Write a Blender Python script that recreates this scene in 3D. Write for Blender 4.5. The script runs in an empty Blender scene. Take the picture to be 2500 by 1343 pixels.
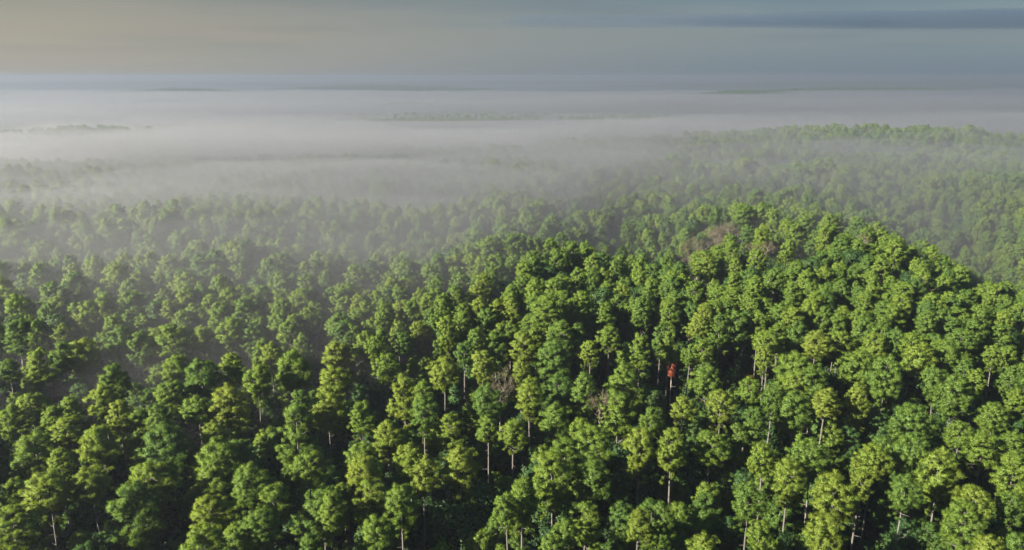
import bpy, math, random
import numpy as np
from mathutils import Vector, Matrix

CAM_Z = 80.0
PITCH = 13.9            # degrees below the horizon
LENS = 28.25

def sstep(a, b, x):
    t = np.clip((x - a) / (b - a), 0.0, 1.0)
    return t * t * (3 - 2 * t)

def bump(x, y, cx, cy, sx, sy, h, rot=0.0):
    c, s = math.cos(rot), math.sin(rot)
    u = (x - cx) * c + (y - cy) * s
    v = -(x - cx) * s + (y - cy) * c
    return h * np.exp(-(u / sx) ** 2 - (v / sy) ** 2)

def wave(x, y):
    return (np.sin(x * .013 + 1.3 + np.sin(y * .009)) * np.cos(y * .011 + .4 + np.sin(x * .007) * .8)
            + .5 * np.sin(x * .029 + y * .021 + 2.0) * np.cos(y * .031 - x * .012))

def vnoise(x, y, seed=0):
    """smooth value noise, 0 to 1"""
    x = np.asarray(x, float); y = np.asarray(y, float)
    xi = np.floor(x).astype(np.int64); yi = np.floor(y).astype(np.int64)
    u = x - xi; v = y - yi
    u = u * u * u * (u * (6 * u - 15) + 10); v = v * v * v * (v * (6 * v - 15) + 10)
    def h(a, b):
        n = (a * 374761393 + b * 668265263 + seed * 1442695041) & 0x7fffffff
        n = ((n ^ (n >> 13)) * 1274126177) & 0x7fffffff
        return ((n ^ (n >> 16)) & 0xffff) / 65535.0
    return (h(xi, yi) * (1 - u) + h(xi + 1, yi) * u) * (1 - v) + (h(xi, yi + 1) * (1 - u) + h(xi + 1, yi + 1) * u) * v

def fbm(x, y, seed=0, octaves=4):
    s = 0.0; a = .5; t = 0.0
    for k in range(octaves):
        s = s + a * vnoise(x * 2 ** k + 17.3 * k, y * 2 ** k + 5.1 * k, seed + k); t += a; a *= .55
    return s / t

def land_fall(x, y):
    return 42.0 * sstep(560, 1050, y - .27 * np.minimum(x, 0) - .25 * np.maximum(x, 0))

def ground_z(x, y):
    x = np.asarray(x, float); y = np.asarray(y, float)
    z = -15.0 * (1 - sstep(90, 262, y + .12 * x))
    z = z + 1.6 * wave(x, y) * sstep(120, 260, y)
    z = z + bump(x, y, 105, 250, 50, 60, 3.0, .1)            # spur on the right, between two gullies
    z = z + bump(x, y, 20, 215, 70, 20, 3.0, .1)
    z = z + bump(x, y, 172, 300, 130, 28, -16.0, 1.32)
    z = z + bump(x, y, 46, 305, 85, 26, -12.0, 1.48)
    z = z + bump(x, y, 260, 420, 130, 90, 7.0, .2)           # slope on the far right
    z = z + bump(x, y, 270, 640, 260, 90, 13.0, -.12)         # crest in front of the fog sea
    z = z + bump(x, y, -120, 262, 80, 30, -5.0, -.1)          # hollows on the left
    z = z + bump(x, y, -45, 300, 60, 30, -6.0, .1)
    z = z + bump(x, y, -130, 400, 160, 40, -6.0, .05)
    z = z - land_fall(x, y)                                    # the land falls away to a wide plain
    for (cx, cy, sx, sy, h) in FAR_RIDGES:
        z = z + bump(x, y, cx, cy, sx, sy, h)
    return z
# low wooded rises on the plain that stand out of the fog
FAR_RIDGES = [(-1750, 4300, 420, 130, 36), (-900, 5600, 700, 200, 38),
              (620, 3000, 200, 80, 20), (1150, 3900, 330, 110, 31), (2050, 4700, 800, 160, 37), (1750, 2600, 330, 80, 21),
              (3300, 7800, 1900, 420, 48), (-3800, 8600, 2600, 500, 46), (300, 10500, 2600, 500, 44), (-1150, 2750, 260, 70, 19),
              (5200, 9800, 2600, 600, 58), (-760, 1420, 190, 45, 12), (-300, 2500, 240, 60, 17)]


# ------------------------------------------------------------------ camera, sky, sun, exposure
scene = bpy.context.scene
COL = scene.collection
cam = bpy.data.objects.new('camera', bpy.data.cameras.new('camera'))
COL.objects.link(cam)
cam.location = (0, 0, CAM_Z)
cam.rotation_euler = (math.radians(90 - PITCH), 0, 0)
cam.data.lens = LENS
cam.data.sensor_width = 36
cam.data.clip_start = .5
cam.data.clip_end = 90000
scene.camera = cam

CLOUD_SEED = 3.1
SUN_EL = math.radians(26)
SUN_AZ = math.radians(-120)      # from the view direction (+Y), negative = to the left
sd = Vector((math.sin(SUN_AZ) * math.cos(SUN_EL), math.cos(SUN_AZ) * math.cos(SUN_EL), math.sin(SUN_EL)))
sun = bpy.data.objects.new('sun', bpy.data.lights.new('sun', 'SUN'))
COL.objects.link(sun)
sun.data.energy = 5.0
sun.data.angle = math.radians(.8)
sun.data.color = (1.0, .92, .76)
sun.rotation_euler = sd.to_track_quat('Z', 'Y').to_euler()
sun.location = sd * 300

world = bpy.data.worlds.new('World')
scene.world = world
world.use_nodes = True
wn, wl = world.node_tree.nodes, world.node_tree.links
bg = wn['Background']
bg.inputs['Strength'].default_value = .05
world.cycles.sampling_method = 'MANUAL'; world.cycles.sample_map_resolution = 512
sky = wn.new('ShaderNodeTexSky')
sky.sky_type = 'NISHITA'
sky.sun_disc = False
sky.sun_elevation = SUN_EL
sky.sun_rotation = SUN_AZ
sky.air_density = 1.2
sky.dust_density = 2.0
sky.ozone_density = 2.0

def wmath(op, a, b=None, c=None):
    n = wn.new('ShaderNodeMath'); n.operation = op
    for i, v in enumerate((a, b, c)):
        if v is None: continue
        if isinstance(v, (int, float)): n.inputs[i].default_value = v
        else: wl.new(v, n.inputs[i])
    return n.outputs[0]

def wramp(src, p0, p1):
    n = wn.new('ShaderNodeMapRange'); n.interpolation_type = 'SMOOTHSTEP'
    wl.new(src, n.inputs[0]); n.inputs[1].default_value = p0; n.inputs[2].default_value = p1
    return n.outputs[0]

def wnoise(vec, scale, detail, rough=.5):
    n = wn.new('ShaderNodeTexNoise'); wl.new(vec, n.inputs['Vector'])
    n.inputs['Scale'].default_value = scale; n.inputs['Detail'].default_value = detail
    n.inputs['Roughness'].default_value = rough
    return n.outputs['Fac']

tc = wn.new('ShaderNodeTexCoord')
sx = wn.new('ShaderNodeSeparateXYZ'); wl.new(tc.outputs['Generated'], sx.inputs[0])
# a flat high cloud deck: direction projected on a level sheet
zz = wmath('ADD', wmath('MAXIMUM', sx.outputs[2], 0.0), .03)
cv = wn.new('ShaderNodeCombineXYZ')
wl.new(wmath('DIVIDE', sx.outputs[0], zz), cv.inputs[0]); wl.new(wmath('DIVIDE', sx.outputs[1], zz), cv.inputs[1])
cv.inputs[2].default_value = CLOUD_SEED
cover = wramp(wnoise(cv.outputs[0], .11, 2), .30, .66)         # thin veil
streak = wramp(wnoise(cv.outputs[0], .16, 4, .5), .50, .68)    # darker streaks
def wmix(fac, a, b, mode='MIX'):
    n = wn.new('ShaderNodeMix'); n.data_type = 'RGBA'; n.blend_type = mode
    if isinstance(fac, (int, float)): n.inputs[0].default_value = fac
    else: wl.new(fac, n.inputs[0])
    for i, v in ((6, a), (7, b)):
        if isinstance(v, tuple): n.inputs[i].default_value = v
        else: wl.new(v, n.inputs[i])
    return n.outputs[2]
# early morning air under a thin veil: warmer towards the sun's side, bluer away from it and higher up
hx = math.sin(SUN_AZ); hy = math.cos(SUN_AZ)
toward = wmath('ADD', wmath('MULTIPLY', sx.outputs[0], hx), wmath('MULTIPLY', sx.outputs[1], hy))
warm = wramp(toward, -.95, .15)
low = wramp(sx.outputs[2], .11, -.01)
clear = wramp(sx.outputs[2], .012, .05)
veil = wmix(warm, (.20, .52, .84, 1), (1.0, .97, .80, 1))
veil = wmix(wmath('MULTIPLY', low, .75), veil, wmix(warm, (.70, .98, 1.27, 1), (1.98, 1.88, 1.66, 1)))
high = wramp(sx.outputs[2], .10, .55)
veil = wmix(high, veil, (.6, 1.35, 2.2, 1))
c1 = wmix(.85, sky.outputs[0], veil)
c2 = wmix(wmath('MULTIPLY', wmath('MULTIPLY', cover, clear), .28), c1, (1.12, .90, .84, 1), 'MULTIPLY')
c3 = wmix(wmath('MULTIPLY', wmath('MULTIPLY', streak, clear), .35), c2, (.60, .68, .80, 1), 'MULTIPLY')
wl.new(c3, bg.inputs['Color'])

scene.view_settings.view_transform = 'Standard'
scene.view_settings.look = 'None'
scene.view_settings.gamma = 1
scene.view_settings.exposure = 2.3
scene.cycles.max_bounces = 4
scene.cycles.diffuse_bounces = 1
scene.cycles.transmission_bounces = 4
scene.cycles.transparent_max_bounces = 12
scene.cycles.volume_bounces = 0
scene.cycles.volume_step_rate = .5
scene.cycles.volume_max_steps = 256
scene.cycles.use_adaptive_sampling = True
scene.cycles.adaptive_threshold = .04
scene.cycles.use_denoising = True
scene.cycles.denoiser = 'OPENIMAGEDENOISE'

CLOUDS = [('cloud_streak', 14500, 24000, 1560, 9500, 2500, 230, .00034, 4, 'long dark blue cloud streak above the right of the horizon'),
          ('thin_cloud_streak', 5200, 25000, 1600, 6200, 2200, 170, .0002, 9, 'faint grey cloud streak above the middle of the horizon')]
HAZE_D = .0003
# name, density, level, start and full cover on the left, the same on the right, rise, roll, seed
FOG_LAYERS = [('valley_fog', .0088, 25, 96, 250, 400, 700, 13, 20, 3, 'thin grey morning fog lying over the left and middle slopes'),
              ('slope_fog', .0068, 24, 300, 460, 205, 390, 24, 22, 6, 'faint grey mist over the slopes behind the sunlit spur'),
              ('fog_bank', .0034, 22, 310, 520, 430, 760, 12, 34, 5, 'denser bank of fog drifting across the middle distance'),
              ('thick_fog_bank', .014, 16, 540, 780, 860, 1150, 18, 30, 8, 'thick pale fog burying the far trees on the left')]
# centre, half length, half depth, height above the ground, density
WISPS = [((-190, 380), 60, 14, 34, .010, .12, 'small wisp of fog among the left slope trees'),
         ((-60, 455), 70, 16, 36, .010, -.10, 'small wisp of fog above the middle left trees'),
         ((70, 500), 80, 18, 37, .010, .08, 'small wisp of fog above the middle right trees'),
         ((210, 520), 90, 18, 36, .009, .05, 'low wisp of fog below the far right crest'),
         ((-60, 560), 110, 20, 38, .010, .02, 'long wisp of fog in front of the thick fog'),
         ((-290, 520), 90, 18, 38, .010, -.06, 'pale wisp of fog at the far left'),
         ((112, 395), 75, 26, 36, .010, .1, 'pale wisp of fog in the gully behind the sunlit spur'),
         ((-5, 372), 80, 24, 37, .009, -.05, 'pale wisp of fog across the middle of the forest'),
         ((-230, 690), 190, 40, 44, .012, .04, 'bright low fog roll on the left in front of the plain'),
         ((60, 640), 150, 30, 40, .010, .03, 'pale fog roll in the middle in front of the plain'),
         ((-150, 470), 130, 34, 38, .009, .05, 'long pale wisp of fog over the far left trees')]
# ------------------------------------------------------------------ helpers
def tag(o, label=None, cat=None, group=None, kind=None):
    if label: o['label'] = label
    if cat: o['category'] = cat
    if group: o['group'] = group
    if kind: o['kind'] = kind
    return o

class NT:
    def __init__(self, name):
        self.m = bpy.data.materials.new(name); self.m.use_nodes = True
        self.n, self.l = self.m.node_tree.nodes, self.m.node_tree.links
        self.n.clear()
        self.out = self.n.new('ShaderNodeOutputMaterial')
    def node(self, t, **kw):
        n = self.n.new(t)
        for k, v in kw.items(): setattr(n, k, v)
        return n
    def put(self, sock, v):
        if hasattr(v, 'is_output') or hasattr(v, 'links'): self.l.new(v, sock)
        else: sock.default_value = v
    def math(self, op, *a, clamp=False):
        n = self.node('ShaderNodeMath', operation=op, use_clamp=clamp)
        for i, v in enumerate(a): self.put(n.inputs[i], v)
        return n.outputs[0]
    def ss(self, x, a, b, lo=0.0, hi=1.0):
        n = self.node('ShaderNodeMapRange', interpolation_type='SMOOTHSTEP')
        for i, v in enumerate((x, a, b, lo, hi)): self.put(n.inputs[i], v)
        return n.outputs[0]
    def noise(self, vec, scale, detail=2, rough=.5, dist=0.0):
        n = self.node('ShaderNodeTexNoise')
        self.put(n.inputs['Vector'], vec); n.inputs['Scale'].default_value = scale
        n.inputs['Detail'].default_value = detail; n.inputs['Roughness'].default_value = rough
        n.inputs['Distortion'].default_value = dist
        return n.outputs['Fac']
    def mix(self, fac, a, b, mode='MIX'):
        n = self.node('ShaderNodeMix', data_type='RGBA', blend_type=mode)
        self.put(n.inputs[0], fac); self.put(n.inputs[6], a); self.put(n.inputs[7], b)
        return n.outputs[2]
    def ramp(self, fac, stops):
        n = self.node('ShaderNodeValToRGB'); e = n.color_ramp.elements
        while len(e) < len(stops): e.new(.5)
        for i, (p, c) in enumerate(stops): e[i].position = p; e[i].color = (*c, 1)
        self.put(n.inputs[0], fac)
        return n.outputs[0]
    def mapped(self, src, scale):
        n = self.node('ShaderNodeMapping'); self.put(n.inputs[0], src); n.inputs['Scale'].default_value = scale
        return n.outputs[0]

def leaf_material(name, stops, trans=.38):
    t = NT(name)
    oi = t.node('ShaderNodeObjectInfo')
    sp = t.node('ShaderNodeSeparateColor'); t.put(sp.inputs[0], oi.outputs['Color'])
    tone = t.math('ADD', sp.outputs[0], t.math('MULTIPLY', oi.outputs['Random'], sp.outputs[1]))
    tc = t.node('ShaderNodeTexCoord')
    n1 = t.noise(tc.outputs['Object'], .55, 2)
    fac = t.math('ADD', tone, t.math('MULTIPLY', t.math('SUBTRACT', n1, .5), .55), clamp=True)
    col = t.ramp(fac, stops)
    n2 = t.noise(tc.outputs['Object'], 3.5, 1)
    g = t.math('ADD', .62, t.math('MULTIPLY', n2, .76))
    gg = t.node('ShaderNodeCombineColor')
    for i in range(3): t.put(gg.inputs[i], g)
    col = t.mix(1.0, col, gg.outputs[0], 'MULTIPLY')
    d = t.node('ShaderNodeBsdfPrincipled')
    t.put(d.inputs['Base Color'], col)
    d.inputs['Roughness'].default_value = .55
    d.inputs['Specular IOR Level'].default_value = .25
    tr = t.node('ShaderNodeBsdfTranslucent')
    t.put(tr.inputs['Color'], t.mix(1.0, col, (1.5, 1.35, .55, 1), 'MULTIPLY'))
    mx = t.node('ShaderNodeMixShader'); mx.inputs[0].default_value = trans
    t.l.new(d.outputs[0], mx.inputs[1]); t.l.new(tr.outputs[0], mx.inputs[2])
    t.l.new(mx.outputs[0], t.out.inputs[0])
    return t.m

def bark_material(name, a, b):
    t = NT(name)
    tc = t.node('ShaderNodeTexCoord')
    v = t.mapped(tc.outputs['Object'], (6, 6, .9))
    n1 = t.noise(v, 1.0, 4)
    col = t.ramp(n1, [(.25, a), (.7, b)])
    d = t.node('ShaderNodeBsdfPrincipled'); t.put(d.inputs['Base Color'], col); d.inputs['Roughness'].default_value = .9
    t.l.new(d.outputs[0], t.out.inputs[0])
    return t.m

M = {}
M['pine'] = leaf_material('pine_needles', [(0, (.038, .090, .028)), (.3, (.074, .136, .023)), (.65, (.122, .184, .023)), (1, (.180, .212, .032))])
M['hard'] = leaf_material('broad_leaves', [(0, (.022, .052, .016)), (.5, (.036, .076, .018)), (1, (.072, .108, .022))])
M['red'] = leaf_material('red_leaves', [(0, (.22, .055, .035)), (1, (.34, .11, .06))])
M['redbrown'] = leaf_material('russet_leaves', [(0, (0.091, 0.042, 0.030)), (1, (0.152, 0.076, 0.042))])
M['yellow'] = leaf_material('yellow_leaves', [(0, (0.182, 0.129, 0.015)), (1, (0.243, 0.167, 0.023))])
M['olive'] = leaf_material('olive_leaves', [(0, (0.091, 0.106, 0.023)), (1, (0.167, 0.160, 0.046))])
M['dry'] = leaf_material('dry_twigs', [(0, (.058, .050, .028)), (1, (.085, .070, .040))], .1)
M['brownbark'] = bark_material('brown_bark', (.075, .06, .046), (.19, .155, .12))
M['bark'] = bark_material('pine_bark', (.042, .038, .034), (.125, .112, .10))
M['greybark'] = bark_material('grey_bark', (.14, .125, .11), (.32, .29, .25))

def ground_material():
    t = NT('forest_floor')
    g = t.node('ShaderNodeNewGeometry')
    n1 = t.noise(g.outputs['Position'], .09, 5)
    n2 = t.noise(g.outputs['Position'], 1.4, 4)
    c = t.ramp(n1, [(.3, (.018, .032, .018)), (.55, (.034, .034, .020)), (.75, (.022, .044, .022))])
    c = t.mix(.5, c, t.ramp(n2, [(.3, (.5, .5, .5)), (.7, (1.2, 1.1, 1.0))]), 'MULTIPLY')
    d = t.node('ShaderNodeBsdfPrincipled'); t.put(d.inputs['Base Color'], c); d.inputs['Roughness'].default_value = .95
    b = t.node('ShaderNodeBump'); t.put(b.inputs['Height'], n2); b.inputs['Strength'].default_value = .6; b.inputs['Distance'].default_value = .4
    t.l.new(b.outputs[0], d.inputs['Normal'])
    t.l.new(d.outputs[0], t.out.inputs[0])
    return t.m

def mesh_from(name, verts, faces, mats, mat_idx=None, smooth=False):
    me = bpy.data.meshes.new(name)
    verts = np.asarray(verts, np.float32)
    loops = np.concatenate([np.asarray(f, np.int32).ravel() for f in faces])
    sizes = np.concatenate([np.full(len(f), np.asarray(f).shape[1], np.int32) for f in faces])
    me.vertices.add(len(verts)); me.vertices.foreach_set('co', verts.ravel())
    me.loops.add(len(loops)); me.loops.foreach_set('vertex_index', loops)
    me.polygons.add(len(sizes))
    me.polygons.foreach_set('loop_start', np.concatenate(([0], np.cumsum(sizes)[:-1])).astype(np.int32))
    for m in mats: me.materials.append(m)
    if mat_idx is not None: me.polygons.foreach_set('material_index', np.asarray(mat_idx, np.int32))
    if smooth: me.polygons.foreach_set('use_smooth', np.ones(len(sizes), bool))
    me.update(calc_edges=True)
    return me

# ------------------------------------------------------------------ ground
def axis(lo, hi, fine_lo, fine_hi, step, grow=1.16):
    a = list(np.arange(fine_lo, fine_hi + .1, step))
    s = step
    while a[-1] < hi: s *= grow; a.append(a[-1] + s)
    s = step
    while a[0] > lo: s *= grow; a.insert(0, a[0] - s)
    return np.array(a)
gx = axis(-30000, 30000, -420, 480, 8)
gy = axis(-3000, 42000, 0, 900, 8)
X, Y = np.meshgrid(gx, gy)
V = np.stack([X.ravel(), Y.ravel(), ground_z(X, Y).ravel()], 1)
nx, ny = len(gx), len(gy)
i = (np.arange(ny - 1)[:, None] * nx + np.arange(nx - 1)[None]).ravel()
ground = bpy.data.objects.new('ground', mesh_from('ground', V, [np.stack([i, i + 1, i + nx + 1, i + nx], 1)], [ground_material()], smooth=True))
COL.objects.link(ground); tag(ground, kind='structure', label='dark forest floor under the pines')

# ------------------------------------------------------------------ tree shapes
def tube(P, R, k=5):
    """verts, quads of a tapered tube along the points P with radii R"""
    P = np.asarray(P, float); R = np.asarray(R, float)
    T = np.gradient(P, axis=0); T /= np.linalg.norm(T, axis=1)[:, None] + 1e-9
    ref = np.where(np.abs(T[:, 2:3]) > .9, np.array([[1., 0, 0]]), np.array([[0, 0, 1.]]))
    A = np.cross(T, ref); A /= np.linalg.norm(A, axis=1)[:, None]
    B = np.cross(T, A)
    an = np.arange(k) * 2 * math.pi / k
    V = P[:, None] + R[:, None, None] * (A[:, None] * np.cos(an)[None, :, None] + B[:, None] * np.sin(an)[None, :, None])
    n = len(P)
    a = (np.arange(n - 1)[:, None] * k + np.arange(k)[None]).ravel()
    b = (np.arange(n - 1)[:, None] * k + (np.arange(k) + 1)[None] % k).ravel()
    return V.reshape(-1, 3), np.stack([a, b, b + k, a + k], 1)

CUSTOM = {}
def set_normals(me, N):
    me.polygons.foreach_set('use_smooth', np.ones(len(me.polygons), bool))
    me.normals_split_custom_set_from_vertices(N.astype(np.float64))
    CUSTOM[me.name] = N

def unit(v): return v / (np.linalg.norm(v, axis=-1, keepdims=True) + 1e-9)

def blades(rng, C, R, n, ln, wd, flat=.75, up=.25, radial=.5):
    """n leaf blades (triangles) round each clump centre C with radius R"""
    m = len(C)
    d = unit(rng.normal(size=(m, n, 3)) + np.array([0, 0, up]))
    rad = (.45 + .55 * rng.random((m, n, 1)) ** .5) * R[:, None, None]
    p = C[:, None] + d * rad * np.array([1, 1, flat])
    a = unit(d * radial + rng.normal(size=(m, n, 3)) * (1 - radial) + np.array([0, 0, .25]))
    s = unit(np.cross(a, d + rng.normal(size=(m, n, 3)) * .55))
    l = ln * (.7 + .6 * rng.random((m, n, 1))); w = wd * (.7 + .6 * rng.random((m, n, 1)))
    b = p - a * l * .5
    gn = np.cross(s, a)
    sg = np.sign((gn * d).sum(-1, keepdims=True)); sg[sg == 0] = 1
    s = s * sg; gn = unit(gn * sg)
    V = np.stack([b - s * w * .5, b + s * w * .5, b + a * l], 2).reshape(-1, 3)
    N = np.repeat((.42 * d * np.array([1, 1, 1.3]) + .62 * gn).reshape(-1, 3), 3, 0)
    return V, np.arange(len(V)).reshape(-1, 3), N

def profile(kind, t):
    if kind == 'dome': return np.where(t > .32, np.sqrt(np.clip(1 - ((t - .32) / .70) ** 2, 0, 1)), .55 + .45 * (t / .32))
    if kind == 'egg': return np.where(t > .42, np.sqrt(np.clip(1 - ((t - .42) / .62) ** 2, 0, 1)) ** 1.15, .45 + .55 * (t / .42))
    if kind == 'tier': return np.where(t > .5, .86 * np.sqrt(np.clip(1 - ((t - .58) / .44) ** 2, 0, 1)), np.where(t > .4, .42, .72 + .28 * np.sin(np.clip(t / .4, 0, 1) * math.pi)))
    if kind == 'cone': return np.clip(1.02 - t, 0, 1) ** .8
    return np.sqrt(np.clip(1 - (2 * t - 1) ** 2, 0, 1))

def make_crown(name, seed, kind, W, L, nb, per, mats, clump=(.55, .95), n=75, ln=.5, wd=.19, lopsided=0.0, gap=.0, limb=True, up=.25, flat=.75, radial=.5, skirt=0):
    """a crown W wide and L tall, its foot at z = 0; foliage in tufts at the ends of real limbs"""
    rng = np.random.default_rng(seed)
    Vs, tris, quads, off = [], [], [], 0
    C, R = [], []
    ga = rng.random() * 6.28
    for b in range(nb):
        t = ((b + .5) / nb) ** .92
        az = ga + b * 2.39996 + rng.normal() * .35
        if rng.random() < gap and t < .8: continue
        r = profile(kind, np.array(t)) * W / 2 * (1 + lopsided * math.cos(az)) * rng.uniform(.72, 1.06)
        tip = np.array([math.cos(az) * r, math.sin(az) * r, t * L * .97])
        base = np.array([0, 0, max(t * L - r * rng.uniform(.25, .6), t * L * .25)])
        if limb:
            mid = (base + tip) / 2 + np.array([0, 0, -.10 * r]) + rng.normal(size=3) * .12
            v, q = tube([base, mid, tip], [.035 * W ** .6 * .6, .045, .02], 4)
            Vs.append(v); quads.append(q + off); off += len(v)
        k = max(1, int(round(per * (.6 + .8 * rng.random()) * (.5 + .5 * min(1, r / (W * .33))))))
        side = np.array([-math.sin(az), math.cos(az), 0])
        for j in range(k):
            u = rng.uniform(.35, 1.0) if j else 1.0
            s = rng.normal() * .42 * r * (u * .8)
            c = base + (tip - base) * u + side * s + np.array([0, 0, rng.normal() * .28 - .12 * abs(s)])
            C.append(c); R.append(rng.uniform(*clump) * (.8 + .2 * u))
    # a few sparse sprays hanging below the crown
    for b in range(skirt):
        az = rng.random() * 6.28; r = W / 2 * rng.uniform(.35, .8); zz = -L * rng.uniform(.02, .32)
        tip = np.array([math.cos(az) * r, math.sin(az) * r, zz])
        if limb:
            v, q = tube([np.array([0, 0, zz - .1 * r]), tip * .55, tip], [.05, .035, .015], 4)
            Vs.append(v); quads.append(q + off); off += len(v)
        for j in range(3):
            C.append(tip * rng.uniform(.65, 1.05, 3) + rng.normal(size=3) * .3); R.append(rng.uniform(*clump) * .6)
    # leader tufts
    for j in range(3):
        C.append(np.array([rng.normal() * .3, rng.normal() * .3, L * rng.uniform(.88, .97)])); R.append(rng.uniform(*clump) * .85)
    C = np.array(C); R = np.array(R)
    nb0 = off
    v, tr, NB = blades(rng, C, R, n, ln, wd, flat, up, radial)
    NB = unit(NB + .80 * unit((v - np.array([0, 0, L * .35])) / np.array([W / 2, W / 2, L * .6])))
    Vs.append(v); tris.append(tr + off); off += len(v)
    if limb:
        v, q = tube([[0, 0, -.4], [.05, 0, L * .45], [0, .04, L * .92]], [.17, .12, .03], 5)
        Vs.append(v); quads.append(q + off); off += len(v)
    faces = ([np.concatenate(quads)] if quads else []) + [np.concatenate(tris)]
    idx = ([np.zeros(len(faces[0]))] if quads else []) + [np.ones(len(faces[-1]))]
    Vall = np.concatenate(Vs)
    me = mesh_from(name, Vall, faces, mats, np.concatenate(idx), smooth=True)
    N = np.empty(len(Vall) * 3, np.float32); me.vertex_normals.foreach_get('vector', N); N = N.reshape(-1, 3)
    N[nb0:nb0 + len(NB)] = NB
    set_normals(me, N)
    return me

def make_trunk(name, seed, mat, snags=6, r0=.22, r1=.12):
    """a straight stem 1 m tall in z (scaled to its tree), with a few dead stubs"""
    rng = np.random.default_rng(seed)
    z = np.array([-.03, 0, .03, .15, .35, .55, .75, .9, 1.0])
    w = np.cumsum(rng.normal(size=(len(z), 2)) * .03, 0); w -= w[-1] * (z[:, None]); w[0] = w[1]
    rr = np.interp(z, [0, .03, .15, 1], [r0 * 1.5, r0 * 1.15, r0, r1])
    v, q = tube(np.c_[w, z], rr, 7)
    Vs, Q, off = [v], [q], len(v)
    for s in range(snags):
        zz = rng.uniform(.55, .97); az = rng.random() * 6.28; l = rng.uniform(.5, 1.7)
        c = np.array([np.interp(zz, z, w[:, 0]), np.interp(zz, z, w[:, 1]), zz])
        d = np.array([math.cos(az) * l, math.sin(az) * l, rng.uniform(-.01, .03)])
        v, q = tube([c, c + d * .6, c + d], [.05, .035, .012], 4)
        v[:, 2] = c[2] + (v[:, 2] - c[2])*.05 + (v[:, 2] - c[2]) * 0
        Vs.append(v); Q.append(q + off); off += len(v)
    return mesh_from(name, np.concatenate(Vs), [np.concatenate(Q)], [mat], smooth=True)

def make_bare(name, seed, W, L, mats):
    """leafless tree: forking limbs with a thin veil of twigs"""
    rng = np.random.default_rng(seed)
    Vs, Q, tips, off = [], [], [], 0
    def grow(p, d, l, r, depth):
        nonlocal off
        e = p + d * l
        m = (p + e) / 2 + rng.normal(size=3) * l * .06
        v, q = tube([p, m, e], [r, r * .8, r * .6], 4)
        Vs.append(v); Q.append(q + off); off += len(v)
        if depth == 0: tips.append(e); return
        for k in range(3):
            nd = unit(d + rng.normal(size=3) * .55 + np.array([0, 0, .18]))
            grow(p + d * l * rng.uniform(.55, 1), nd, l * rng.uniform(.55, .8), r * .55, depth - 1)
    for k in range(4):
        az = k * 1.7 + rng.random()
        grow(np.array([0, 0, L * .12 * k]), unit(np.array([math.cos(az) * .6, math.sin(az) * .6, 1.0])), L * .36, .12, 3)
    C = np.array(tips)
    C[:, :2] *= (W / 2) / max(np.percentile(np.abs(C[:, :2]), 95), .1) if False else 1
    v, tr, NB = blades(rng, C, np.full(len(C), .7), 16, .8, .05, 1.0, .5, .8)
    Vs.append(v); tris = tr + off
    q = np.concatenate(Q)
    me = mesh_from(name, np.concatenate(Vs), [q, tris], mats, np.concatenate([np.zeros(len(q)), np.ones(len(tris))]))
    return me

def joined(name, trunk, crown, H, base, mats):
    """trunk + crown as one mesh, for the far woods only"""
    def grab(me):
        v = np.empty(len(me.vertices) * 3, np.float32); me.vertices.foreach_get('co', v)
        l = np.empty(len(me.loops), np.int32); me.loops.foreach_get('vertex_index', l)
        s = np.empty(len(me.polygons), np.int32); me.polygons.foreach_get('loop_total', s)
        mi = np.empty(len(me.polygons), np.int32); me.polygons.foreach_get('material_index', mi)
        return v.reshape(-1, 3), l, s, mi
    v1, l1, s1, m1 = grab(trunk); v2, l2, s2, m2 = grab(crown)
    v1 = v1 * np.array([1, 1, base + .3]); v2 = v2 + np.array([0, 0, base])
    faces = [l1.reshape(-1, 4)]
    nq = int((s2 == 4).sum())
    if nq: faces.append(l2[:nq * 4].reshape(-1, 4) + len(v1))
    faces.append(l2[nq * 4:].reshape(-1, 3) + len(v1))
    me = mesh_from(name, np.concatenate([v1, v2]), faces, mats, np.concatenate([m1, m2]), smooth=True)
    N = np.empty((len(v1) + len(v2)) * 3, np.float32); me.vertex_normals.foreach_get('vector', N); N = N.reshape(-1, 3)
    if crown.name in CUSTOM: N[len(v1):] = CUSTOM[crown.name]
    set_normals(me, N)
    return me

PM = [M['bark'], M['pine']]
#          kind   W    L   nb per lop gap
SPECS = [('dome', 6.0, 6.2, 34, 10, .05, .12), ('dome', 6.6, 5.2, 32, 10, .12, .16), ('dome', 6.2, 7.2, 38, 10, .00, .14),
         ('egg', 5.6, 8.2, 40, 10, .08, .12), ('egg', 5.2, 9.6, 44, 10, .00, .10), ('tier', 6.0, 8.0, 36, 10, .10, .10),
         ('dome', 6.4, 6.0, 30, 10, .22, .16), ('tier', 5.8, 6.6, 32, 10, .18, .10), ('egg', 6.0, 6.6, 34, 10, .10, .18),
         ('dome', 7.0, 6.8, 38, 10, .06, .12)]
PINES = []
for k, (kind, W, L, nb, per, lop, gap) in enumerate(SPECS):
    PINES.append((kind, W, L, make_crown('pine_crown', 100 + k, kind, W, L, nb, per, PM, lopsided=lop, gap=gap, skirt=3 + k % 5, clump=(.28, .62), n=88, ln=.62, wd=.085, radial=.68, flat=.55)))
TRUNKS = [make_trunk('pine_trunk', 300 + k, M['bark'], 4 + 2 * k) for k in range(4)]
GTRUNK = make_trunk('grey_trunk', 320, M['greybark'], 3, .2, .11)
HARDS = [make_crown('leafy_crown', 200 + k, 'ball', 6.0, 7.0, 30, 5, [M['greybark'], M['hard']], clump=(.7, 1.15), n=70, ln=.42, wd=.30, gap=.05, flat=.9, radial=.25) for k in range(3)]
def recolour(me, name, mat):
    c = me.copy(); c.name = name; c.materials[1] = mat; return c
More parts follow.
